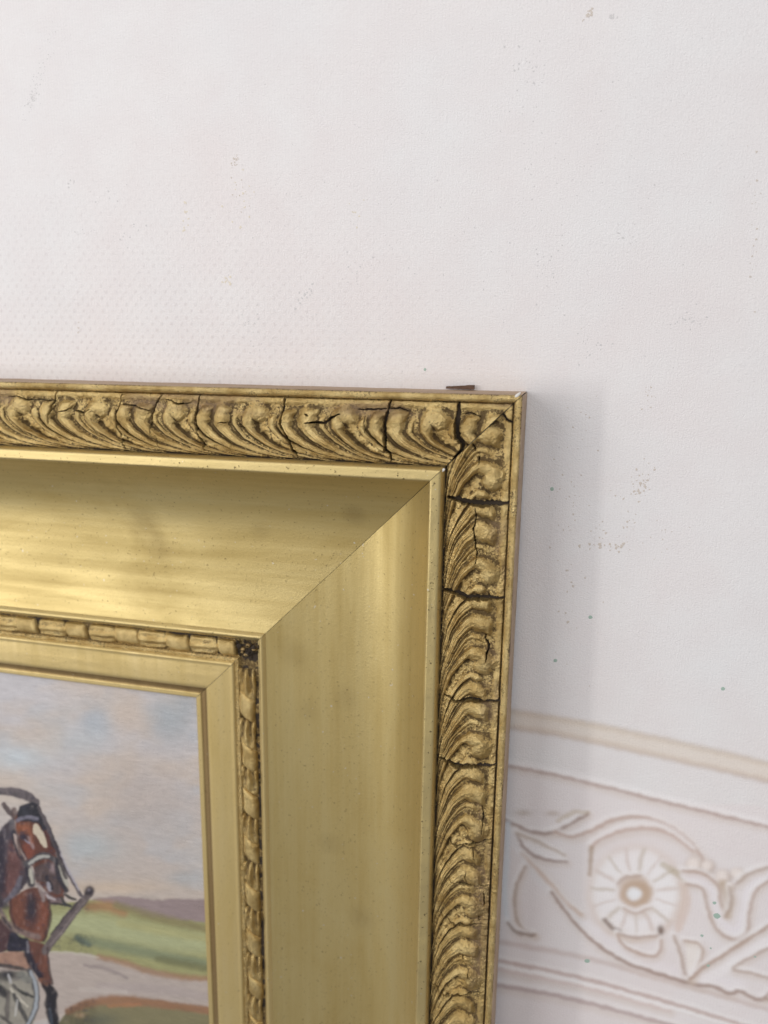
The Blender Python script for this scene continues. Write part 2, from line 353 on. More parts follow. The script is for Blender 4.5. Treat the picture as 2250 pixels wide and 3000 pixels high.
# staggered embossed dots, their shading tinted into the colour, fading in and out
tc = N(nt, 'ShaderNodeTexCoord'); sx = N(nt, 'ShaderNodeSeparateXYZ'); L.new(tc.outputs['Object'], sx.inputs[0])
wx = mth(nt, 'SINE', mth(nt, 'MULTIPLY', sx.outputs[0], 2 * math.pi / .0046)); wz = mth(nt, 'SINE', mth(nt, 'MULTIPLY', sx.outputs[2], 2 * math.pi / .0052))
dots = ramp(nt, mth(nt, 'MULTIPLY', wx, wz), .25, 1.0)
zone = ramp(nt, noise(nt, (11, 11, 11), 1.0, 2), .46, .60)
left = ramp(nt, sx.outputs[0], .02, -.13); low = ramp(nt, sx.outputs[2], .11, .02)
zone = mth(nt, 'MAXIMUM', mth(nt, 'MULTIPLY', left, low), mth(nt, 'MULTIPLY', zone, .22))
irr = ramp(nt, noise(nt, (300, 300, 300), 1, 2), .3, .7)
c = mix(nt, mth(nt, 'MULTIPLY', mth(nt, 'MULTIPLY', dots, mth(nt, 'MULTIPLY', irr, .25)), zone), c, (.46, .39, .39))
rib = ramp(nt, mth(nt, 'SINE', mth(nt, 'MULTIPLY', sx.outputs[0], 2 * math.pi / .0013)), .2, 1.0)
c = mix(nt, mth(nt, 'MULTIPLY', rib, .035), c, (.45, .38, .36))
L.new(c, bs.inputs['Base Color']); bs.inputs['Roughness'].default_value = .62; bs.inputs['Specular IOR Level'].default_value = .3
bump(nt, bs, mth(nt, 'ADD', gr, mth(nt, 'MULTIPLY', mth(nt, 'MULTIPLY', dots, zone), .35)), .0007, .5)
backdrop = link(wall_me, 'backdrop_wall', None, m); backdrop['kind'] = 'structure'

# flecks and green paint specks on the backdrop
def blob_set(name, items, color, jag=.35, lift=.006, alpha_var=0):
    vs, fs = [], []
    for (x, y, r, asp, rot) in items:
        n = 9; b = len(vs); hh = TILT * y + lift
        vs.append((x, y, hh + min(.012, r * .2)))
        for i in range(n):
            a = 2 * math.pi * i / n; rr = r * (1 + jag * (random.random() - .5) * 2)
            px, py = rr * math.cos(a) * asp, rr * math.sin(a); cx, sx_ = math.cos(rot), math.sin(rot)
            xx, yy = x + px * cx - py * sx_, y + px * sx_ + py * cx; vs.append((xx, yy, TILT * yy + lift * .6))
        for i in range(n): fs.append((b, b + 1 + i, b + 1 + (i + 1) % n))
    me = polymesh(vs, fs, True); mt, nt, bs = newmat(name + '_print'); bs.inputs['Base Color'].default_value = (*color, 1); bs.inputs['Roughness'].default_value = .6
    o = link(me, name, backdrop, mt); return o
def wpx(u, v):
    p = unproj(u, v, 0, TILT); return p[0], p[1]
for (u, v, r) in ((1245, 1082, 4.5), (1617, 1432, 6), (1730, 1808, 6), (1627, 1935, 6), (2118, 2018, 6), (2093, 2645, 6), (2100, 2683, 11), (1720, 2815, 9), (2057, 2741, 5), (2075, 2829, 5), (2082, 2778, 3.5), (2212, 2803, 4)):
    x, y = wpx(u, v); blob_set('green_speck', [(x, y, r / 78, 1.0, 0)], (.36, .48, .41), .16)
cl = {0: [], 1: [], 2: []}
def cluster(cu, cv, ru, rv, n, r, kind, tilt=0.0):
    for _ in range(n):
        a, b = random.gauss(0, .5), random.gauss(0, .5); u = cu + a * ru + b * rv * tilt; v = cv + b * rv
        x, y = wpx(u, v); cl[kind].append((x, y, r * random.uniform(.4, 1.1) / 78, random.uniform(.4, 1.2), random.uniform(0, 3)))
for a in ((105, 250, 22, 90, 60, 1.9, 1, -.35), (95, 285, 14, 26, 40, 2.4, 1, -.3), (150, 110, 20, 80, 14, 1.6, 1, -.3), (690, 470, 14, 26, 22, 2.6, 0, -.2), (700, 590, 30, 60, 14, 2.4, 0, 0),
          (1870, 1430, 60, 80, 34, 3.2, 0, -.4), (1885, 1425, 12, 22, 12, 4.5, 0, -.6), (1800, 1560, 90, 60, 18, 3.4, 0, 0), (1740, 1600, 30, 14, 7, 5, 0, 0), (1820, 1600, 30, 18, 6, 5, 0, 0),
          (1930, 1560, 110, 90, 20, 2.6, 0, 0), (1910, 1180, 40, 60, 14, 2.6, 0, 0), (1550, 200, 60, 60, 20, 3, 1, 0), (1725, 40, 12, 22, 12, 4, 0, -.5), (1795, 50, 12, 6, 6, 4, 1, 0),
          (1600, 760, 60, 120, 26, 2.4, 1, 0), (1560, 420, 40, 200, 26, 2.2, 1, 0), (1830, 700, 30, 60, 14, 2.6, 1, 0), (2010, 940, 60, 20, 22, 2.6, 1, -1), (1740, 1020, 90, 60, 22, 2.5, 1, 0),
          (900, 860, 22, 50, 16, 4.2, 1, -.6), (1050, 790, 30, 40, 12, 2.6, 1, 0), (375, 700, 50, 60, 12, 3.6, 1, 0), (270, 560, 100, 80, 14, 3, 1, 0), (740, 960, 60, 90, 26, 3.2, 1, 0),
          (2210, 650, 16, 260, 22, 2.8, 0, 0), (1700, 1500, 80, 420, 60, 2.6, 0, 0), (1125, 760, 800, 500, 170, 2.0, 1, 0), (1800, 500, 420, 500, 90, 2.0, 1, 0), (1660, 1760, 40, 160, 14, 3.6, 0, 0),
          (700, 560, 60, 120, 14, 3.6, 2, 0), (545, 640, 14, 60, 10, 5, 2, 0), (665, 820, 16, 20, 8, 5, 2, 0), (1040, 620, 30, 50, 8, 3, 2, 0), (232, 965, 6, 22, 8, 3, 0, 0), (250, 680, 50, 6, 8, 2, 1, 0)):
    cluster(*a)
for i, (nm, cc) in enumerate((('brown_flecks', (.60, .535, .48)), ('grey_flecks', (.62, .60, .60)), ('yellow_flecks', (.72, .65, .54)))):
    o = blob_set(nm, cl[i], cc, .5, .004); o['kind'] = 'stuff'
x, y = wpx(1450, 2000)

# ------------------------------------------------------------------ painting
xs = np.arange(-31, -14.15, .036); ys = np.arange(-37.5, -14.15, .036); PH = -0.12
X, Y = np.meshgrid(xs, ys, indexing='ij'); H = np.full(X.shape, PH); U, V = proj(X, Y, H)
Uo, Vo = U.copy(), V.copy()
g = sm(1950, 2700, V)[..., None]; skyc = lin((200, 196, 200)) * (1 - g) + lin((190, 177, 168)) * g
n_ = fbm(U / 150, V / 90, 5)[..., None]; skyc = skyc + (lin((206, 188, 172)) - skyc) * sm(-.1, .5, n_ + .1) * .65
skyc = skyc + (lin((178, 186, 196)) - skyc) * sm(.0, .5, fbm(U / 120 + 9, V / 80, 12)[..., None]) * .4
horse = zs(2.95, 0, 2250, [
 ('s', [(0, 200), (120, 208), (230, 240), (310, 300)], 66, (112, 102, 108), .95, .3),
 ('p', [(-60, 620), (0, 540), (60, 470), (120, 440), (140, 600), (190, 800), (250, 880), (220, 1010), (60, 1160), (-60, 1200)], 12, (74, 62, 76), .95),
 ('s', [(110, 690), (115, 850), (70, 1060)], 110, (134, 86, 82), .85, .7), ('s', [(20, 620), (15, 1050)], 60, (52, 46, 66), .8, .8),
 ('s', [(30, 310), (75, 370), (120, 430)], 34, (104, 88, 90), .95, .4), ('s', [(120, 360), (140, 430)], 40, (110, 84, 80), .8),
 ('p', [(130, 430), (200, 330), (330, 330), (400, 470), (460, 600), (500, 800), (560, 1000), (540, 1150), (450, 1170), (390, 1060), (320, 990), (290, 860), (225, 800), (150, 600)], 9, (118, 70, 56), 1),
 ('p', [(165, 335), (240, 305), (320, 312), (400, 440), (470, 600), (480, 690), (430, 660), (370, 540), (310, 470), (160, 455)], 9, (50, 50, 62), 1),
 ('s', [(200, 340), (220, 420)], 40, (70, 72, 84), .6, .8), ('s', [(340, 340), (440, 560)], 16, (120, 104, 106), .6),
 ('e', [(200, 520), (85, 50)], 3, (168, 98, 64), .9), ('e', [(250, 715), (62, 80)], 3, (164, 86, 66), .9), ('s', [(400, 560), (430, 740)], 44, (116, 62, 52), .8),
 ('p', [(284, 492), (312, 480), (352, 530), (382, 570), (402, 640), (404, 682), (372, 680), (344, 640), (318, 585), (292, 560)], 5, (208, 194, 172), .95), ('s', [(250, 600), (290, 690)], 22, (170, 150, 150), .7),
 ('e', [(200, 595), (42, 34)], 3, (58, 52, 72), .95), ('s', [(215, 625), (255, 650)], 12, (150, 150, 170), .8),
 ('s', [(150, 455), (230, 425), (320, 440)], 26, (132, 128, 146), .9), ('s', [(100, 470), (120, 560)], 44, (128, 124, 130), .7),
 ('s', [(118, 560), (150, 680), (235, 830)], 46, (60, 54, 66), .9, .4), ('s', [(125, 580), (160, 690), (215, 790)], 22, (186, 166, 158), .9),
 ('p', [(300, 860), (440, 815), (500, 940), (530, 1080), (440, 1070), (380, 990), (310, 960)], 9, (106, 86, 86), 1), ('e', [(455, 870), (28, 50)], 3, (160, 138, 142), .8),
 ('s', [(400, 940), (450, 1040)], 26, (48, 44, 58), .9), ('s', [(415, 1000), (430, 1060)], 24, (162, 158, 168), .9),
 ('s', [(390, 1090), (460, 1150), (530, 1140)], 44, (140, 120, 122), .9), ('s', [(400, 1100), (470, 1135)], 14, (190, 182, 186), .7), ('s', [(430, 1170), (560, 1180), (610, 1195)], 14, (70, 62, 66), .9),
 ('s', [(240, 835), (320, 775), (410, 760), (485, 800)], 46, (92, 90, 96), .9, .3), ('s', [(255, 825), (330, 775), (420, 765)], 22, (178, 176, 170), .9),
 ('s', [(245, 880), (275, 1000)], 60, (50, 46, 62), .9), ('s', [(262, 880), (280, 990)], 26, (192, 188, 174), .9),
 ('p', [(70, 1150), (200, 1060), (330, 1040), (420, 1150), (424, 1330), (370, 1500), (180, 1430), (100, 1330)], 10, (142, 84, 64), 1),
 ('s', [(330, 1000), (365, 1080), (375, 1140)], 34, (158, 146, 146), .8), ('e', [(272, 1210), (62, 170)], 3, (56, 50, 66), .95), ('s', [(370, 1180), (385, 1280), (330, 1380)], 40, (150, 84, 62), .8),
 ('s', [(180, 950), (130, 1060), (45, 1160)], 36, (124, 120, 134), .9), ('e', [(20, 1190), (60, 40)], 3, (70, 60, 72), .9),
 ('p', [(-60, 1280), (60, 1330), (110, 1400), (80, 1560), (-60, 1570)], 10, (92, 60, 64), 1),
 ('p', [(100, 1390), (200, 1470), (330, 1530), (260, 1570), (100, 1590), (60, 1560)], 9, (44, 42, 62), 1),
 ('s', [(0, 1230), (60, 1340), (190, 1420), (330, 1460)], 44, (146, 122, 116), .9), ('s', [(20, 1290), (90, 1380)], 20, (60, 50, 60), .8),
 ('p', [(-60, 1600), (200, 1590), (265, 1700), (240, 1760), (-60, 1690)], 8, (172, 132, 112), 1), ('s', [(-40, 1700), (120, 1720), (250, 1755)], 26, (84, 78, 78), .9),
 ('p', [(240, 1480), (395, 1540), (415, 1720), (445, 1860), (380, 1910), (320, 1790), (250, 1640)], 8, (126, 76, 62), 1),
 ('s', [(225, 1490), (250, 1640), (350, 1800)], 44, (38, 36, 58), .95), ('s', [(235, 1500), (245, 1590)], 20, (140, 136, 146), .8), ('s', [(390, 1600), (400, 1740)], 40, (152, 92, 72), .6),
 ('p', [(-60, 1770), (240, 1760), (290, 1850), (310, 2060), (250, 2260), (-60, 2260)], 9, (156, 150, 138), 1),
 ('s', [(255, 1750), (300, 1860), (316, 2000), (295, 2110), (235, 2230)], 40, (84, 84, 88), .9), ('s', [(265, 1760), (305, 1870), (314, 2010), (288, 2120), (240, 2220)], 24, (160, 166, 174), .95),
 ('e', [(60, 1790), (90, 50)], 3, (48, 46, 54), .9), ('s', [(70, 1790), (90, 1850)], 18, (190, 188, 190), .8), ('s', [(0, 1900), (40, 1960)], 50, (46, 44, 50), .9),
 ('s', [(110, 1880), (190, 1935), (280, 1980)], 20, (54, 56, 56), .9), ('s', [(90, 1910), (170, 2000), (240, 2060)], 16, (204, 196, 180), .9), ('s', [(120, 1960), (180, 2080), (230, 2180)], 30, (86, 84, 84), .9),
 ('s', [(70, 1940), (60, 2160)], 34, (120, 112, 108), .8), ('s', [(150, 2010), (130, 2140)], 14, (200, 198, 196), .6), ('s', [(0, 2140), (100, 2215)], 22, (90, 84, 82), .8), ('s', [(180, 1790), (250, 1830)], 60, (130, 132, 128), .6),
 ('s', [(395, 1870), (450, 1960), (425, 2050)], 70, (44, 38, 46), 1, .3), ('s', [(440, 1960), (440, 2070), (480, 2260)], 76, (38, 34, 44), 1, .3), ('s', [(350, 1830), (400, 1860)], 40, (146, 96, 74), .8),
 ('s', [(430, 2080), (445, 2220)], 20, (84, 96, 112), .7),
 ('s', [(330, 340), (450, 600), (560, 850), (700, 1100)], 26, (108, 98, 104), .95, .4), ('s', [(500, 690), (600, 900), (680, 1050)], 12, (178, 172, 182), .8),
 ('s', [(485, 800), (515, 940), (575, 1060)], 40, (62, 60, 72), .95), ('s', [(520, 850), (560, 960), (580, 1010)], 30, (176, 172, 160), .9),
 ('s', [(560, 1090), (600, 1120), (650, 1135)], 18, (60, 58, 58), .9), ('s', [(530, 1120), (560, 1175), (605, 1192)], 20, (70, 70, 60), .9),
 ('s', [(780, 1080), (640, 1240), (500, 1430), (390, 1580)], 62, (122, 108, 108), 1, .25), ('s', [(690, 1140), (560, 1290), (440, 1440)], 14, (80, 68, 76), .7), ('s', [(740, 1150), (600, 1320), (440, 1530)], 16, (150, 136, 134), .6),
 ('s', [(424, 1140), (430, 1330), (380, 1490)], 22, (84, 54, 52), .8, .6), ('s', [(90, 1140), (110, 1330), (190, 1410)], 20, (70, 46, 52), .6, .7), ('s', [(410, 1560), (425, 1740), (455, 1860)], 18, (80, 52, 50), .7, .6),
 ('s', [(190, 520), (260, 540), (280, 640)], 26, (176, 104, 74), .6, .8), ('s', [(480, 640), (520, 800), (570, 950)], 26, (66, 54, 62), .8, .6), ('s', [(150, 620), (170, 720), (210, 800)], 18, (96, 60, 56), .6), ('s', [(20, 520), (60, 620), (50, 760)], 30, (120, 112, 124), .35, .8),
 ('e', [(772, 1060), (48, 46)], 4, (54, 44, 54), 1), ('e', [(765, 1050), (14, 12)], 0, (150, 140, 150), .8)])
horse = [(i[0], i[1], i[2] * 1.28) + tuple(i[3:]) if i[0] == 's' else ((i[0], np.array([i[1][0], i[1][1] * 1.2]), i[2]) + tuple(i[3:]) if i[0] == 'e' else i) for i in horse]
land = zs(2.676, 200, 2450, [
 ('e', [(291, 0), (0.1, .1)], 0, (0, 0, 0), 0),
 ('p', [(200, 490), (420, 470), (700, 500), (900, 490), (1500, 560), (1500, 900), (200, 640)], 14, (152, 134, 134), 1),
 ('p', [(-700, 560), (0, 520), (200, 500), (430, 560), (700, 640), (1500, 760), (1500, 1220), (700, 1060), (200, 940), (-700, 900)], 14, (160, 158, 108), 1),
 ('s', [(160, 560), (300, 550), (430, 600)], 90, (166, 124, 84), .85, .8), ('s', [(380, 540), (700, 640), (1100, 730)], 70, (138, 128, 88), .8, .8),
 ('s', [(-700, 760), (0, 680), (400, 740), (800, 820), (1200, 860)], 170, (174, 178, 134), .9, .8), ('s', [(400, 680), (700, 740), (1100, 810)], 60, (176, 172, 118), .7, .8),
 ('s', [(80, 800), (300, 850), (700, 930), (1100, 1000)], 80, (132, 140, 108), .9, .8), ('s', [(70, 800), (160, 850)], 50, (110, 124, 112), .8, .8), ('s', [(700, 960), (1100, 1040)], 60, (112, 112, 76), .7, .8),
 ('p', [(-700, 900), (0, 910), (250, 940), (500, 1040), (900, 1110), (1500, 1160), (1500, 1500), (1090, 1380), (500, 1280), (200, 1300), (0, 1380), (-700, 1500)], 10, (182, 168, 160), 1),
 ('s', [(240, 945), (420, 985), (640, 1060), (900, 1105), (1150, 1120)], 50, (160, 124, 94), .85, .9), ('s', [(-300, 905), (0, 912), (240, 950)], 16, (200, 194, 176), .5),
 ('s', [(130, 1015), (300, 1040), (460, 1110)], 30, (150, 136, 134), .7, .8), ('s', [(250, 1180), (700, 1200), (1100, 1260)], 80, (176, 162, 158), .7), ('s', [(100, 1200), (450, 1220)], 40, (196, 184, 176), .6),
 ('p', [(-100, 1500), (0, 1370), (200, 1300), (500, 1270), (1090, 1345), (1500, 1400), (1500, 1900), (-100, 1900)], 12, (132, 124, 90), 1),
 ('s', [(0, 1370), (200, 1300), (500, 1290), (1100, 1365)], 70, (154, 112, 82), .95, .6), ('s', [(320, 1330), (560, 1320)], 30, (178, 118, 80), .6, .8), ('e', [(250, 1440), (190, 70)], 2, (100, 102, 84), .8), ('e', [(90, 1400), (60, 30)], 2, (172, 140, 104), .7)])
sky = [('e', [(291, 2120), (62, 62)], 3, (176, 184, 194), .8), ('e', [(230, 2170), (110, 60)], 2, (188, 192, 196), .7), ('e', [(500, 2110), (85, 85)], 2.5, (168, 174, 180), .85), ('e', [(545, 2060), (50, 50)], 2, (166, 172, 178), .6),
 ('e', [(50, 2220), (120, 50)], 2, (196, 206, 214), .8), ('e', [(270, 2480), (110, 60)], 2, (176, 184, 188), .8), ('e', [(540, 2575), (60, 28)], 2, (168, 172, 176), .7), ('e', [(370, 2090), (70, 80)], 2.5, (206, 188, 174), .8),
 ('e', [(60, 2330), (150, 60)], 2, (206, 190, 174), .6), ('e', [(330, 2600), (220, 24)], 2, (204, 182, 160), .7), ('e', [(420, 2350), (170, 150)], 2, (186, 172, 164), .7), ('e', [(140, 2040), (120, 40)], 2, (204, 200, 204), .7)]
m_ = np.ones(X.shape, bool); c = skyc.reshape(-1, 3)
c = design(U.ravel(), V.ravel(), c, sky + land + horse, 3.2).reshape(X.shape + (3,))
strk = fbm(X * 1.2 + 3, Y * 9, 77, 4)[..., None]; weave = vnoise(X * 26, Y * 4, 3)[..., None] * .5 + vnoise(X * 4, Y * 26, 8)[..., None] * .5
hz = sm(300, 240, Uo) * sm(2290, 2330, Vo); hz = hz[..., None]
lum = c.mean(-1, keepdims=True); c = c * (1 - hz * .34 * sm(.36, .14, lum))
j1 = fbm(Uo / 7, Vo / 17, 101, 3)[..., None]; j2 = fbm(Uo / 16, Vo / 9, 131, 3)[..., None]
dark = hz * sm(.36, .2, lum); c = c * (1 + .45 * j1 * dark) ; c = c + (np.array([.045, .04, .07]) - c) * sm(.15, .6, j2) * dark * .55; c = c + (np.array([.30, .25, .23]) - c) * sm(.25, .7, j1) * dark * .35
c = c * (1 + .06 * strk + .05 * weave)
c = c * (1 + .10 * fbm(X * 2.2, Y * 7, 43, 4)[..., None]); lum = c.mean(-1, keepdims=True) * [1.035, 1.01, .955]; c = np.clip((lum + (c - lum) * .92) * .96, 0, .85)
m, nt, bs = newmat('oil_paint_on_canvas'); at = N(nt, 'ShaderNodeAttribute'); at.attribute_name = 'paint'; nt.links.new(at.outputs['Color'], bs.inputs['Base Color'])
bs.inputs['Roughness'].default_value = .42; bs.inputs['Specular IOR Level'].default_value = .35
cv = noise(nt, (250, 250, 2200), 1, 3); cv2 = noise(nt, (2200, 250, 250), 1, 3); bump(nt, bs, mth(nt, 'ADD', cv, cv2), .0010, .5)
painting = link(quadmesh(X, Y, H, {'paint': c}), 'painting', None, m)
painting['label'] = 'oil painting of a brown harnessed horse by a green field, behind the gold frame'; painting['category'] = 'painting'
x0, x1, y0, y1 = xs[0], xs[-1], ys[0], ys[-1]
link(polymesh([(x0, y0, -.13), (x1, y0, -.13), (x1, y1, -.13), (x0, y1, -.13), (x0, y0, -.38), (x1, y0, -.38), (x1, y1, -.38), (x0, y1, -.38)],
     [(0, 1, 5, 4), (1, 2, 6, 5), (2, 3, 7, 6), (3, 0, 4, 7), (4, 5, 6, 7)]), 'backing_board', painting, M_wood)

# ------------------------------------------------------------------ the frame
frame = bpy.data.objects.new('picture_frame', None); COL.objects.link(frame); frame.empty_display_size = .02
frame['label'] = 'wide antique gold picture frame corner with cracked leaf border, leaning on the printed wall'; frame['category'] = 'picture frame'

# cove
def cove_h(d):
    u = np.clip((d - 3.3) / 7.35, 0, 1)
    return .38 + 10.6 * np.clip(.655 - u, 0, None) ** 4.0 + 1.3 * np.clip(u - .62, 0, None) ** 2
# ornament
HEADS = (np.array([-28.0, -24.4, -20.87, -17.24, -13.73, -10.34, -6.76, -3.4, 0.15]), np.array([-1.0, 2.61, 6.23, 9.74, 13.26, 16.88, 20.50, 23.95, 27.5, 31.1, 34.6]))
SW_T = [0, .1, .25, .36, .48, .58, .68, .78, .87, .93, 1.0]; SW_S = [.05, .05, .02, -.03, -.03, .03, .12, .25, .42, .58, .9]
def ornament(k, Sg, D):
    t = (D - .27) / (2.70 - .27)
    wx = .10 * fbm(Sg * .9, D * 1.2, 21 + k); wy = .06 * fbm(Sg * 1.1 + 5, D * 1.3, 41 + k)
    s2 = Sg + wx; t2 = np.clip(t + wy * .5, 0, 1.02)
    q = np.interp(s2, HEADS[k], np.arange(len(HEADS[k]), dtype=float)); q = q - .02
    S_ = np.interp(t2, SW_T, SW_S); ph = q - S_
    cell = np.floor(ph + .14); f = ph - cell                       # f in -.14 .. .86
    r1 = hsh(cell.astype(np.int64), np.zeros_like(cell, np.int64), 5 + k)
    h = np.zeros_like(D)
    base = .10 * np.sin(np.pi * np.clip(t, 0, 1) ** .8) - .10 * sm(.86, 1.0, t) + .11 * sm(.16, .07, t) - .06 * sm(.03, 0, t)
    def ridge(c, wL, wR, amp, t0, t1, pw=.6):
        x = np.where(f < c, (f - c) / wL, (f - c) / wR); x = np.clip(np.abs(x), 0, 1)
        return amp * (1 - x ** 2.2) ** pw * sm(t0 - .05, t0 + .06, t2) * (1 - .55 * sm(t1, 1.0, t2))
    main = ridge(-.005, .060, .055, .25, .20, .6)
    a = ridge(.275, .040, .040, .17, .30, .6, .7); b = ridge(.42, .085, .085, .19 + .04 * r1, .20, .6); c_ = ridge(.66, .105, .095, .23, .17, .6); e = ridge(.835, .040, .040, .12, .30, .6, .8)
    h = np.maximum.reduce([main, a, b, c_, e, np.zeros_like(h)])
    def knob(cq, ct, rq, rt, amp, cellq, pw=.85):
        x = (q - cellq - cq) / rq; y = (t2 - ct) / rt; r = np.sqrt(x * x + y * y)
        return amp * np.clip(1 - r ** 2.2, 0, 1) ** pw
    cq_ = np.floor(q + .5); fl = np.floor(q)
    kn = np.maximum(knob(.075, .27, .155, .19, .29, cq_), knob(.0, .36, .10, .22, .26, cq_))
    k2 = np.maximum.reduce([knob(.42, .36, .085, .17, .23, fl), knob(.65, .33, .115, .22, .24, fl), knob(.27, .40, .05, .12, .18, fl)])
    h = np.log(np.exp(h * 22) + np.exp(kn * 22) + np.exp(k2 * 22)) / 22 - np.log(3) / 22
    # the sunken eye beside each stem
    pit = sm(.045, .075, f) * sm(.26, .20, f) * sm(.30, .40, t2) * sm(.95, .8, t2)
    pit = pit * (1 - sm(.12, .25, kn))
    h = h + (.03 * sm(.08, .17, f) - .07 * sm(.16, .06, f)) * pit
    veins = np.cos(ph * 2 * np.pi * 17 + 1.5 * fbm(Sg * 2, D * 2, 61)) * sm(.38, .7, t2); h = h + .024 * veins * (1 - pit)
    ribs = np.cos((t2 * 30 + q * 14)) * pit; h = h + .022 * ribs
    rough = fbm(Sg * 9, D * 9, 71 + k, 3); lump = fbm(Sg * 3, D * 3, 91 + k, 3)
    h = h + .045 * lump + (.018 + .04 * pit) * rough + .016 * vnoise(Sg * 26, D * 26, 15)
    H = 2.40 + base + 1.18 * h
    return H, pit, t
CR_TOP = [(2.074, 0, 1080, [
  ([(340, 140), (320, 200), (298, 290), (300, 350)], .030), ([(40, 175), (100, 165), (165, 190), (240, 190), (330, 195)], .022),
  ([(735, 155), (720, 220), (700, 270), (710, 370), (730, 400), (735, 450), (745, 490)], .030), ([(455, 255), (480, 262), (505, 275)], .045), ([(505, 270), (560, 245)], .02), ([(340, 265), (410, 255), (440, 230)], .016),
  ([(985, 150), (940, 210), (925, 260), (915, 340), (915, 405)], .030), ([(945, 400), (950, 480)], .014), ([(1000, 190), (1040, 195), (1080, 215), (1150, 212)], .024), ([(740, 215), (800, 225), (860, 240), (910, 255)], .022),
  ([(1212, 152), (1190, 230), (1188, 330), (1195, 400), (1230, 460), (1232, 500)], .042), ([(1440, 310), (1460, 360), (1500, 355)], .020), ([(1330, 330), (1400, 325)], .014)]),
 (1.952, 750, 1080, [
  ([(160, 172), (145, 260), (138, 320), (180, 400), (205, 470), (230, 500)], .050), ([(285, 310), (330, 308), (390, 312), (430, 280), (485, 258)], .045), ([(280, 260), (305, 272)], .03),
  ([(770, 178), (748, 250), (732, 330), (738, 400), (735, 470), (765, 490), (768, 530)], .052), ([(580, 235), (650, 235), (740, 230)], .028), ([(750, 232), (820, 225), (880, 248)], .024),
  ([(1160, 188), (1155, 260), (1145, 330), (1150, 390), (1180, 430), (1175, 465), (1130, 520)], .085), ([(1165, 262), (1230, 255), (1280, 275)], .022), ([(620, 270), (620, 370)], .014)])]
CR_SIDE = [(1.952, 750, 1080, [([(1240, 430), (1255, 468)], .03), ([(1275, 505), (1275, 550)], .022), ([(1400, 235), (1430, 290), (1470, 310)], .03)]),
 (4.0225, 1200, 1250, [([(440, 848), (540, 855), (640, 890), (740, 900), (880, 905), (1060, 912), (1155, 905)], .075),
  ([(775, 960), (780, 1100), (755, 1200), (770, 1300), (770, 1420), (790, 1500), (780, 1610)], .026),
  ([(380, 1920), (420, 1945), (520, 1960), (620, 2000), (700, 2020), (850, 2015), (1000, 2030), (1115, 2025)], .065), ([(930, 1960), (935, 2015)], .02)]),
 (3.6875, 1200, 1750, [([(820, 405), (815, 460), (860, 520), (850, 570), (825, 620), (830, 690)], .036),
  ([(375, 1070), (430, 1080), (470, 1120), (540, 1125), (640, 1110), (760, 1125), (900, 1135), (960, 1125), (985, 1100)], .046),
  ([(290, 1760), (370, 1770), (430, 1800), (480, 1830), (600, 1830), (700, 1825), (850, 1840), (930, 1815)], .065)]),
 (3.16, 1200, 2300, [([(260, 490), (330, 510), (400, 560), (440, 570), (520, 545), (640, 555), (720, 520), (780, 505)], .038),
  ([(355, 870), (420, 910), (490, 930), (640, 935), (690, 950), (750, 930)], .036), ([(680, 1000), (690, 1080), (685, 1140)], .024),
  ([(235, 1190), (300, 1215), (390, 1290), (500, 1300), (620, 1308), (710, 1300)], .036), ([(640, 1200), (635, 1280)], .022),
  ([(185, 1860), (240, 1885), (320, 1970), (400, 1950), (520, 1945), (640, 1945), (700, 1920)], .040),
  ([(670, 200), (680, 320), (665, 450)], .022), ([(525, 790), (515, 860), (530, 920)], .018), ([(480, 1550), (495, 1620)], .018), ([(575, 590), (600, 690)], .016), ([(545, 1710), (540, 1780)], .016)])]
def to_member(k, sc, ox, oy, pts):
    out = []
    for a, b in pts:
        p = unproj(a / sc + ox, b / sc + oy, 2.62); out.append((p[0], -p[1]) if k == 0 else (-p[1], -p[0]))
    return np.array(out)                                            # (s, d)
def box(a, r, ax):
    p = np.concatenate([np.repeat(a.take([0], ax), r + 1, ax), a, np.repeat(a.take([-1], ax), r, ax)], ax); c = np.cumsum(p, ax)
    n = a.shape[ax]; return (c.take(range(2 * r + 1, 2 * r + 1 + n), ax) - c.take(range(0, n), ax)) / (2 * r + 1)
def blur(a, r):
    for _ in range(2): a = box(box(a, r, 0), r, 1)
    return a
members = []
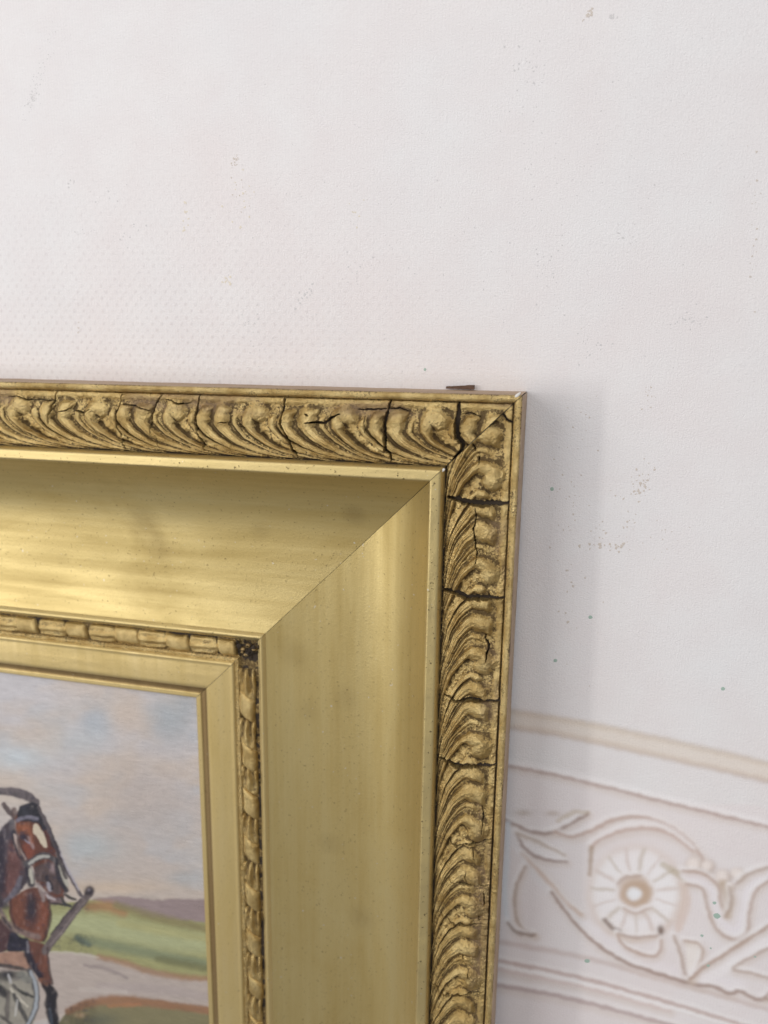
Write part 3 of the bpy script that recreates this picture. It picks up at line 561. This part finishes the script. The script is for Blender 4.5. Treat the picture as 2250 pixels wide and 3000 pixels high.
for k in (0, 1):
    mat = (M_top, M_side)[k]
    # wooden body of the moulding: the part the carved and gilded layers sit on
    prof = [(0, 0), (0, 2.5), (.15, 2.45), (2.6, 2.2), (3.1, 2.35)] + [(d, float(cove_h(d)) - .12) for d in np.linspace(3.35, 10.5, 9)] + [(10.9, .55), (11.1, .3), (12.2, .3), (13.6, .2), (14.2, -.09), (14.2, 0.0 - .1), (13.2, -.1), (13.2, -.02), (12.8, -.02), (12.8, 0)]
    prof = prof[:-4] + [(14.2, -.11)]
    vs, n = [], len(prof)
    f_ = FAR[k]
    for d, h in prof:
        vs.append((*place(k, f_, d + .004), h))
    for d, h in prof:
        vs.append((*place(k, (-d - .05) if k == 0 else (d + .05), d + .004), h))
    fs = [(i, i + 1, n + i + 1, n + i) for i in range(n - 1)] + [(n - 1, 0, n, 2 * n - 1), tuple(range(n)), tuple(range(n, 2 * n))]
    body = link(polymesh(vs, fs), 'moulding', frame, M_wood); members.append(body)
    body['label'] = 'top moulding of the gold frame' if k == 0 else 'right hand upright moulding of the gold frame'
    jit = lambda amp, sc: (lambda s, d, a=amp, c=sc: a * fbm(s * c, d * 4, 11 + k) + a * .5 * vnoise(s * 9, d * 9, 13))
    # outer side (vertical face) and rim
    D, Sg = sgrid(k, np.zeros(14), .3); hh = np.linspace(-.0, 2.58, 14)[None, :] + 0 * D
    dd = -.012 + .010 * fbm(Sg * 1.5, hh * 2, 3 + k); X, Y = place(k, Sg, dd)
    link(quadmesh(X + 0 * D, Y + 0 * D, hh, flip=(k == 0)), 'outer_side', body, M_pink)
    d, h = dense([(-.012, 2.58), (.0, 2.66), (.05, 2.715), (.14, 2.715), (.22, 2.67), (.27, 2.60), (.285, 2.43)], 16)
    D, Sg = sgrid(k, d, .03); wr = np.stack([.14 + (.3 if k == 0 else .55) * sm(.235, .28, D) + .25 * sm(.03, -.01, D) + .45 * fbm(Sg * 1.2, D * 5, 23), 0 * D, .25 * sm(.06, .0, D)], -1)
    H = np.asarray(h)[None, :] + .030 * fbm(Sg * 1.3, D * 4, 11 + k) + .02 * vnoise(Sg * 9, D * 9, 13) + .012 * vnoise(Sg * 22, D * 22, 14); X, Y = place(k, Sg, D + .010 * fbm(Sg * 2, 0 * D, 4))
    link(quadmesh(X + 0 * D, Y + 0 * D, H, {'wear': wr}, flip=(k == 0)), 'rim', body, M_orn)
    # ornament band, cracked through into separate lengths
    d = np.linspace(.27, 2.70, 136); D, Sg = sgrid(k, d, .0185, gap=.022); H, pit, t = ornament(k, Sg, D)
    d0 = .0
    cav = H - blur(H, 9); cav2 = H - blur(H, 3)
    crk = np.zeros_like(H); bounds = []
    for sc, ox, oy, lst in (CR_TOP if k == 0 else CR_SIDE):
        for pts, wd in lst:
            P = to_member(k, sc, ox, oy, pts)
            if k == 1 and wd > .036: wd *= 1.28
            if wd >= .036 and (P[:, 1].max() - P[:, 1].min()) > 1.3: bounds.append(P)
            m = (Sg > P[:, 0].min() - .3) & (Sg < P[:, 0].max() + .3) & (D > P[:, 1].min() - .3) & (D < P[:, 1].max() + .3)
            jx = .035 * fbm(Sg[m] * 9, D[m] * 9, 5, 3); jy = .035 * fbm(Sg[m] * 9 + 4, D[m] * 9, 6, 3)
            dist, par = pdist(Sg[m] + jx, D[m] + jy, P)
            w_ = wd * (.45 + .75 * np.sin(np.pi * np.clip(par, .04, .96))) * (1 + .7 * vnoise(Sg[m] * 12, D[m] * 12, 9)) * .95
            kk = 1 - sm(w_ * .55, w_ * 1.25, dist)
            H[m] -= kk * min(.50, 5.5 * wd + .06); H[m] += .035 * np.exp(-(dist / .12) ** 2) * (1 - kk) * min(1, wd / .05)
            crk[m] = np.maximum(crk[m], 1 - sm(w_ * .6, w_ * 1.1, dist))
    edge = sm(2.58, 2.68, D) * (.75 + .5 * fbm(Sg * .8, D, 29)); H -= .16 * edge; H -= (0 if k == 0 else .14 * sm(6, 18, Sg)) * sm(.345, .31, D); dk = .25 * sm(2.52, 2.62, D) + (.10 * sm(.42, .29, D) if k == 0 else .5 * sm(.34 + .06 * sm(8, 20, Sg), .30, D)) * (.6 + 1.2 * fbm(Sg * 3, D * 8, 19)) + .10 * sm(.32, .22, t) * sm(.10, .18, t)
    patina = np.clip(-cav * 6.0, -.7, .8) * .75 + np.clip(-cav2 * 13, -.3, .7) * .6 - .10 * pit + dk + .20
    pink = sm(.36, .2, t) * sm(-.2, .2, fbm(Sg * .6, D * 1.5, 33)) * (.75 if k == 0 else .55)
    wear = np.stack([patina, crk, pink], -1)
    X, Y = place(k, Sg, D); X = X + 0 * D; Y = Y + 0 * D
    fs_, fd_ = (Sg[:-1, :-1] + Sg[1:, 1:]) / 2, (D[:-1, :-1] + D[1:, 1:]) / 2
    seg = np.zeros(fs_.shape, int)
    for P in bounds:
        P = P[np.argsort(P[:, 1])]; sb = np.interp(fd_, P[:, 1], P[:, 0]); seg += (fs_ > sb).astype(int)
    for i in range(seg.max() + 1):
        kp = seg == i
        if kp.sum() < 50: continue
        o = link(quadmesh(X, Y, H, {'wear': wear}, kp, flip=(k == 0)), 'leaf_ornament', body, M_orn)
    # rail
    d, h = dense([(2.69, 2.30), (2.72, 2.52), (2.78, 2.66), (2.83, 2.70), (3.16, 2.715), (3.195, 2.69), (3.21, 2.62), (3.25, 2.40), (3.30, 2.33)], 26)
    strip(k, 'rail', d, h, .12, M_rail, body, jit(.010, .8))
    d = np.linspace(3.3, 10.66, 90); strip(k, 'cove', d, cove_h(d), .35, mat, body, lambda s, d: .012 * fbm(s * .25, d * .5, 17) * sm(3.3, 4, d))
    hl = float(cove_h(10.66))
    d, h = dense([(10.66, hl), (10.72, hl + .07), (10.80, hl + .15), (10.87, hl + .155), (10.93, hl + .10), (10.97, hl - .05), (11.02, .36), (11.15, .30)], 22)
    strip(k, 'lip', d, h, .2, M_sight if k else M_rail, body, jit(.010, .7))
    # channel under the ribbon-and-husk beads, antiqued
    d = np.linspace(11.15, 12.26, 34); D, Sg = sgrid(k, d, .05)
    H = .30 + .03 * fbm(Sg * 4, D * 4, 3) + .16 * sm(11.98, 12.06, D) - .02 * sm(12.14, 12.2, D)
    wr = np.stack([.62 + .2 * fbm(Sg * 2, D * 2, 9) - .35 * sm(11.98, 12.05, D), 0 * D, 0 * D], -1)
    X, Y = place(k, Sg, D); link(quadmesh(X + 0 * D, Y + 0 * D, H, {'wear': wr}, flip=(k == 0)), 'channel', body, M_orn)
    # beads and husks, each a piece
    if k == 0: starts = [-12.77 - 2.62 * i for i in range(0, 6)]; starts = [-12.95, -15.55, -18.15, -20.8, -23.5, -26.1]
    else: starts = [12.45, 14.9, 17.3, 19.75, 22.25, 24.75, 27.25, 29.7, 32.0]
    for i, s0 in enumerate(starts):
        for kind in ('bead', 'husk'):
            if k == 0: a0, Ls = (s0, 1.12) if kind == 'bead' else (s0 - 1.46, 1.50)
            else: a0, Ls = (s0 + 1.32, 1.10) if kind == 'bead' else (s0, 1.40)
            a0 += random.uniform(-.05, .05); Ls *= random.uniform(.93, 1.08)
            if k == 0 and i == 0 and kind == 'bead': Ls = .80
            wb = random.uniform(-.09, .09)
            a_ = np.linspace(0, 1, 42)[:, None]; b_ = np.linspace(0, 1, 26)[None, :]; A = a_ + 0 * b_; B = b_ + 0 * a_
            d_ = (11.20 if k == 0 else 11.29) + .78 * B + wb * np.sin(3.1 * A) * .6 + .03 * fbm(A * 4, B * 3, i * 7 + k); y = (B - .5) * 2
            if kind == 'bead':
                slant = (.16 if k == 0 else -.55) * (B - .5); s_ = a0 + Ls * A + slant + .05 * np.sin(B * 3.1) * (2 * A - 1)
                env = np.clip(1 - np.abs(2 * A - 1) ** 7, 0, 1) ** .5 * np.clip(1 - np.abs(y) ** 3.2, 0, 1) ** .55
                hgt = .27 + .30 * env * (1 - .10 * y * y) + .012 * fbm(s_ * 4, d_ * 4, i)
                wv = .08 + .45 * (1 - env)
            else:
                tip = .34 * (1 - np.abs(y) ** 1.6) - .16; sg = 1 if k == 0 else 1
                s_ = a0 + Ls * A + (tip * (A - .25) if k == 0 else (-.55 * (B - .5) * A + tip * .3 * A))
                env = np.clip(1 - np.abs(2 * A - 1) ** 5, 0, 1) ** .5 * np.clip(1 - np.abs(y) ** 2.8, 0, 1) ** .5
                fl_ = np.cos(y * math.pi * 2.1 + .8 * (A - .5)) * .05 * np.clip(1 - np.abs(2 * A - 1) ** 3, 0, 1)
                if k == 1: fl_ = np.cos(y * math.pi * (1.4 + 1.2 * (1 - A))) * .10 * sm(1, .5, A) - .10 * sm(.35, 0, A) * (1 - B)
                hgt = .27 + .27 * env + fl_ + .03 * fbm(s_ * 7, d_ * 9, i + 30)
                wv = .22 + .45 * (1 - env) - fl_ * 4 + .2 * fbm(s_ * 5, d_ * 5, i + 50)
            X, Y = place(k, s_, d_)
            link(quadmesh(X + 0 * A, Y + 0 * A, hgt, {'wear': np.stack([wv - .10, 0 * A, 0 * A], -1)}, flip=(k == 0)), kind, body, M_bead)
    # slip and sight edge
    d, h = dense([(12.22, .40), (12.26, .50), (12.31, .54), (12.37, .54), (12.41, .49), (13.0, .515), (13.5, .51), (13.60, .49), (13.68, .42), (13.70, .34)], 26)
    strip(k, 'slip', d, h, .3, M_sight, body, jit(.008, .5))
    d, h = dense([(13.68, .36), (13.72, .27), (13.82, .15), (13.95, .07), (14.08, .04), (14.13, .05)], 20)
    strip(k, 'hollow', d, h, .3, M_hollow, body, jit(.006, .5))
    d, h = dense([(14.13, .05), (14.15, .075), (14.18, .085), (14.34, .08), (14.39, .05), (14.41, -.11)], 26)
    strip(k, 'sight_edge', d, h, .3, M_sight, body, jit(.006, .5))

# broken inner corner: the composition has dropped off and left dark crumbs
vs, fs = [], []
for i in range(46):
    cx, cy = -11.62 + random.gauss(0, .22), -11.62 + random.gauss(0, .22); r = random.uniform(.05, .16); b = len(vs); cz = .30 + random.uniform(0, .12)
    for (a, bb, cc) in ((1, 0, 0), (-1, 0, 0), (0, 1, 0), (0, -1, 0), (0, 0, 1), (0, 0, -1)):
        vs.append((cx + a * r * random.uniform(.6, 1.3), cy + bb * r * random.uniform(.6, 1.3), cz + cc * r * random.uniform(.4, 1)))
    for f in ((0, 2, 4), (2, 1, 4), (1, 3, 4), (3, 0, 4), (2, 0, 5), (1, 2, 5), (3, 1, 5), (0, 3, 5)): fs.append(tuple(b + q for q in f))
o = link(polymesh(vs, fs), 'broken_corner_crumbs', members[0], M_wood); o['kind'] = 'stuff'
for i in range(7):
    a = random.uniform(0, 6.28); rr = random.uniform(.1, .32); cx, cy = -11.6 + rr * math.cos(a), -11.62 + rr * math.sin(a); r = random.uniform(.05, .10); n = 7; vs = []
    for (q, z) in ((1.1, .30), (1.0, .42), (.6, .47)):
        for j in range(n): b = 2 * math.pi * j / n; vs.append((cx + q * r * 1.5 * math.cos(b) * random.uniform(.8, 1.2), cy + q * r * math.sin(b) * random.uniform(.8, 1.2), z))
    fs = [(q * n + j, q * n + (j + 1) % n, (q + 1) * n + (j + 1) % n, (q + 1) * n + j) for q in (0, 1) for j in range(n)] + [tuple(range(2 * n, 3 * n))]
    link(polymesh(vs, fs, True), 'broken_fragment', members[0], M_hollow)
# dabs of white filler caught in the mitre
def dab(x, y, h, rx, ry, rot, parent):
    vs, fs = [], []; n = 10
    for j, (q, z) in enumerate(((1, 0), (.75, .6), (.35, .95))):
        for i in range(n):
            a = 2 * math.pi * i / n; rr = q * random.uniform(.8, 1.15); px, py = rx * rr * math.cos(a), ry * rr * math.sin(a)
            vs.append((x + px * math.cos(rot) - py * math.sin(rot), y + px * math.sin(rot) + py * math.cos(rot), h + z * .03))
    for j in range(2):
        for i in range(n): fs.append((j * n + i, j * n + (i + 1) % n, (j + 1) * n + (i + 1) % n, (j + 1) * n + i))
    fs.append(tuple(range(2 * n, 3 * n))); return link(polymesh(vs, fs, True), 'filler_dab', parent, M_fill)
for (u, v, h, rx, ry) in ((1517, 1157, 2.71, .13, .06), (1298, 1378, 2.58, .10, .05)):
    p = unproj(u, v, h); dab(p[0], p[1], h, rx, ry, .8, members[0])
# rusty cut nail driven into the back edge
L_ = 9; vs, fs = [], []
for i in range(L_ + 1):
    t = i / L_; x = -3.10 + 1.10 * t; r = .038 + .045 * t + .008 * random.random(); yc = .100 + .035 * t; hc = .16
    for (a, b) in ((-1, -1), (1, -1), (1, 1), (-1, 1)): vs.append((x + random.uniform(-.01, .01), yc + a * r * random.uniform(.9, 1.1), hc + b * r * .8))
for i in range(L_):
    for j in range(4): fs.append((i * 4 + j, i * 4 + (j + 1) % 4, (i + 1) * 4 + (j + 1) % 4, (i + 1) * 4 + j))
fs += [(0, 1, 2, 3), tuple(L_ * 4 + j for j in range(4))]
o = link(polymesh(vs, fs), 'nail', frame, M_rust); o['label'] = 'rusty square cut nail lying along the top edge near the corner'
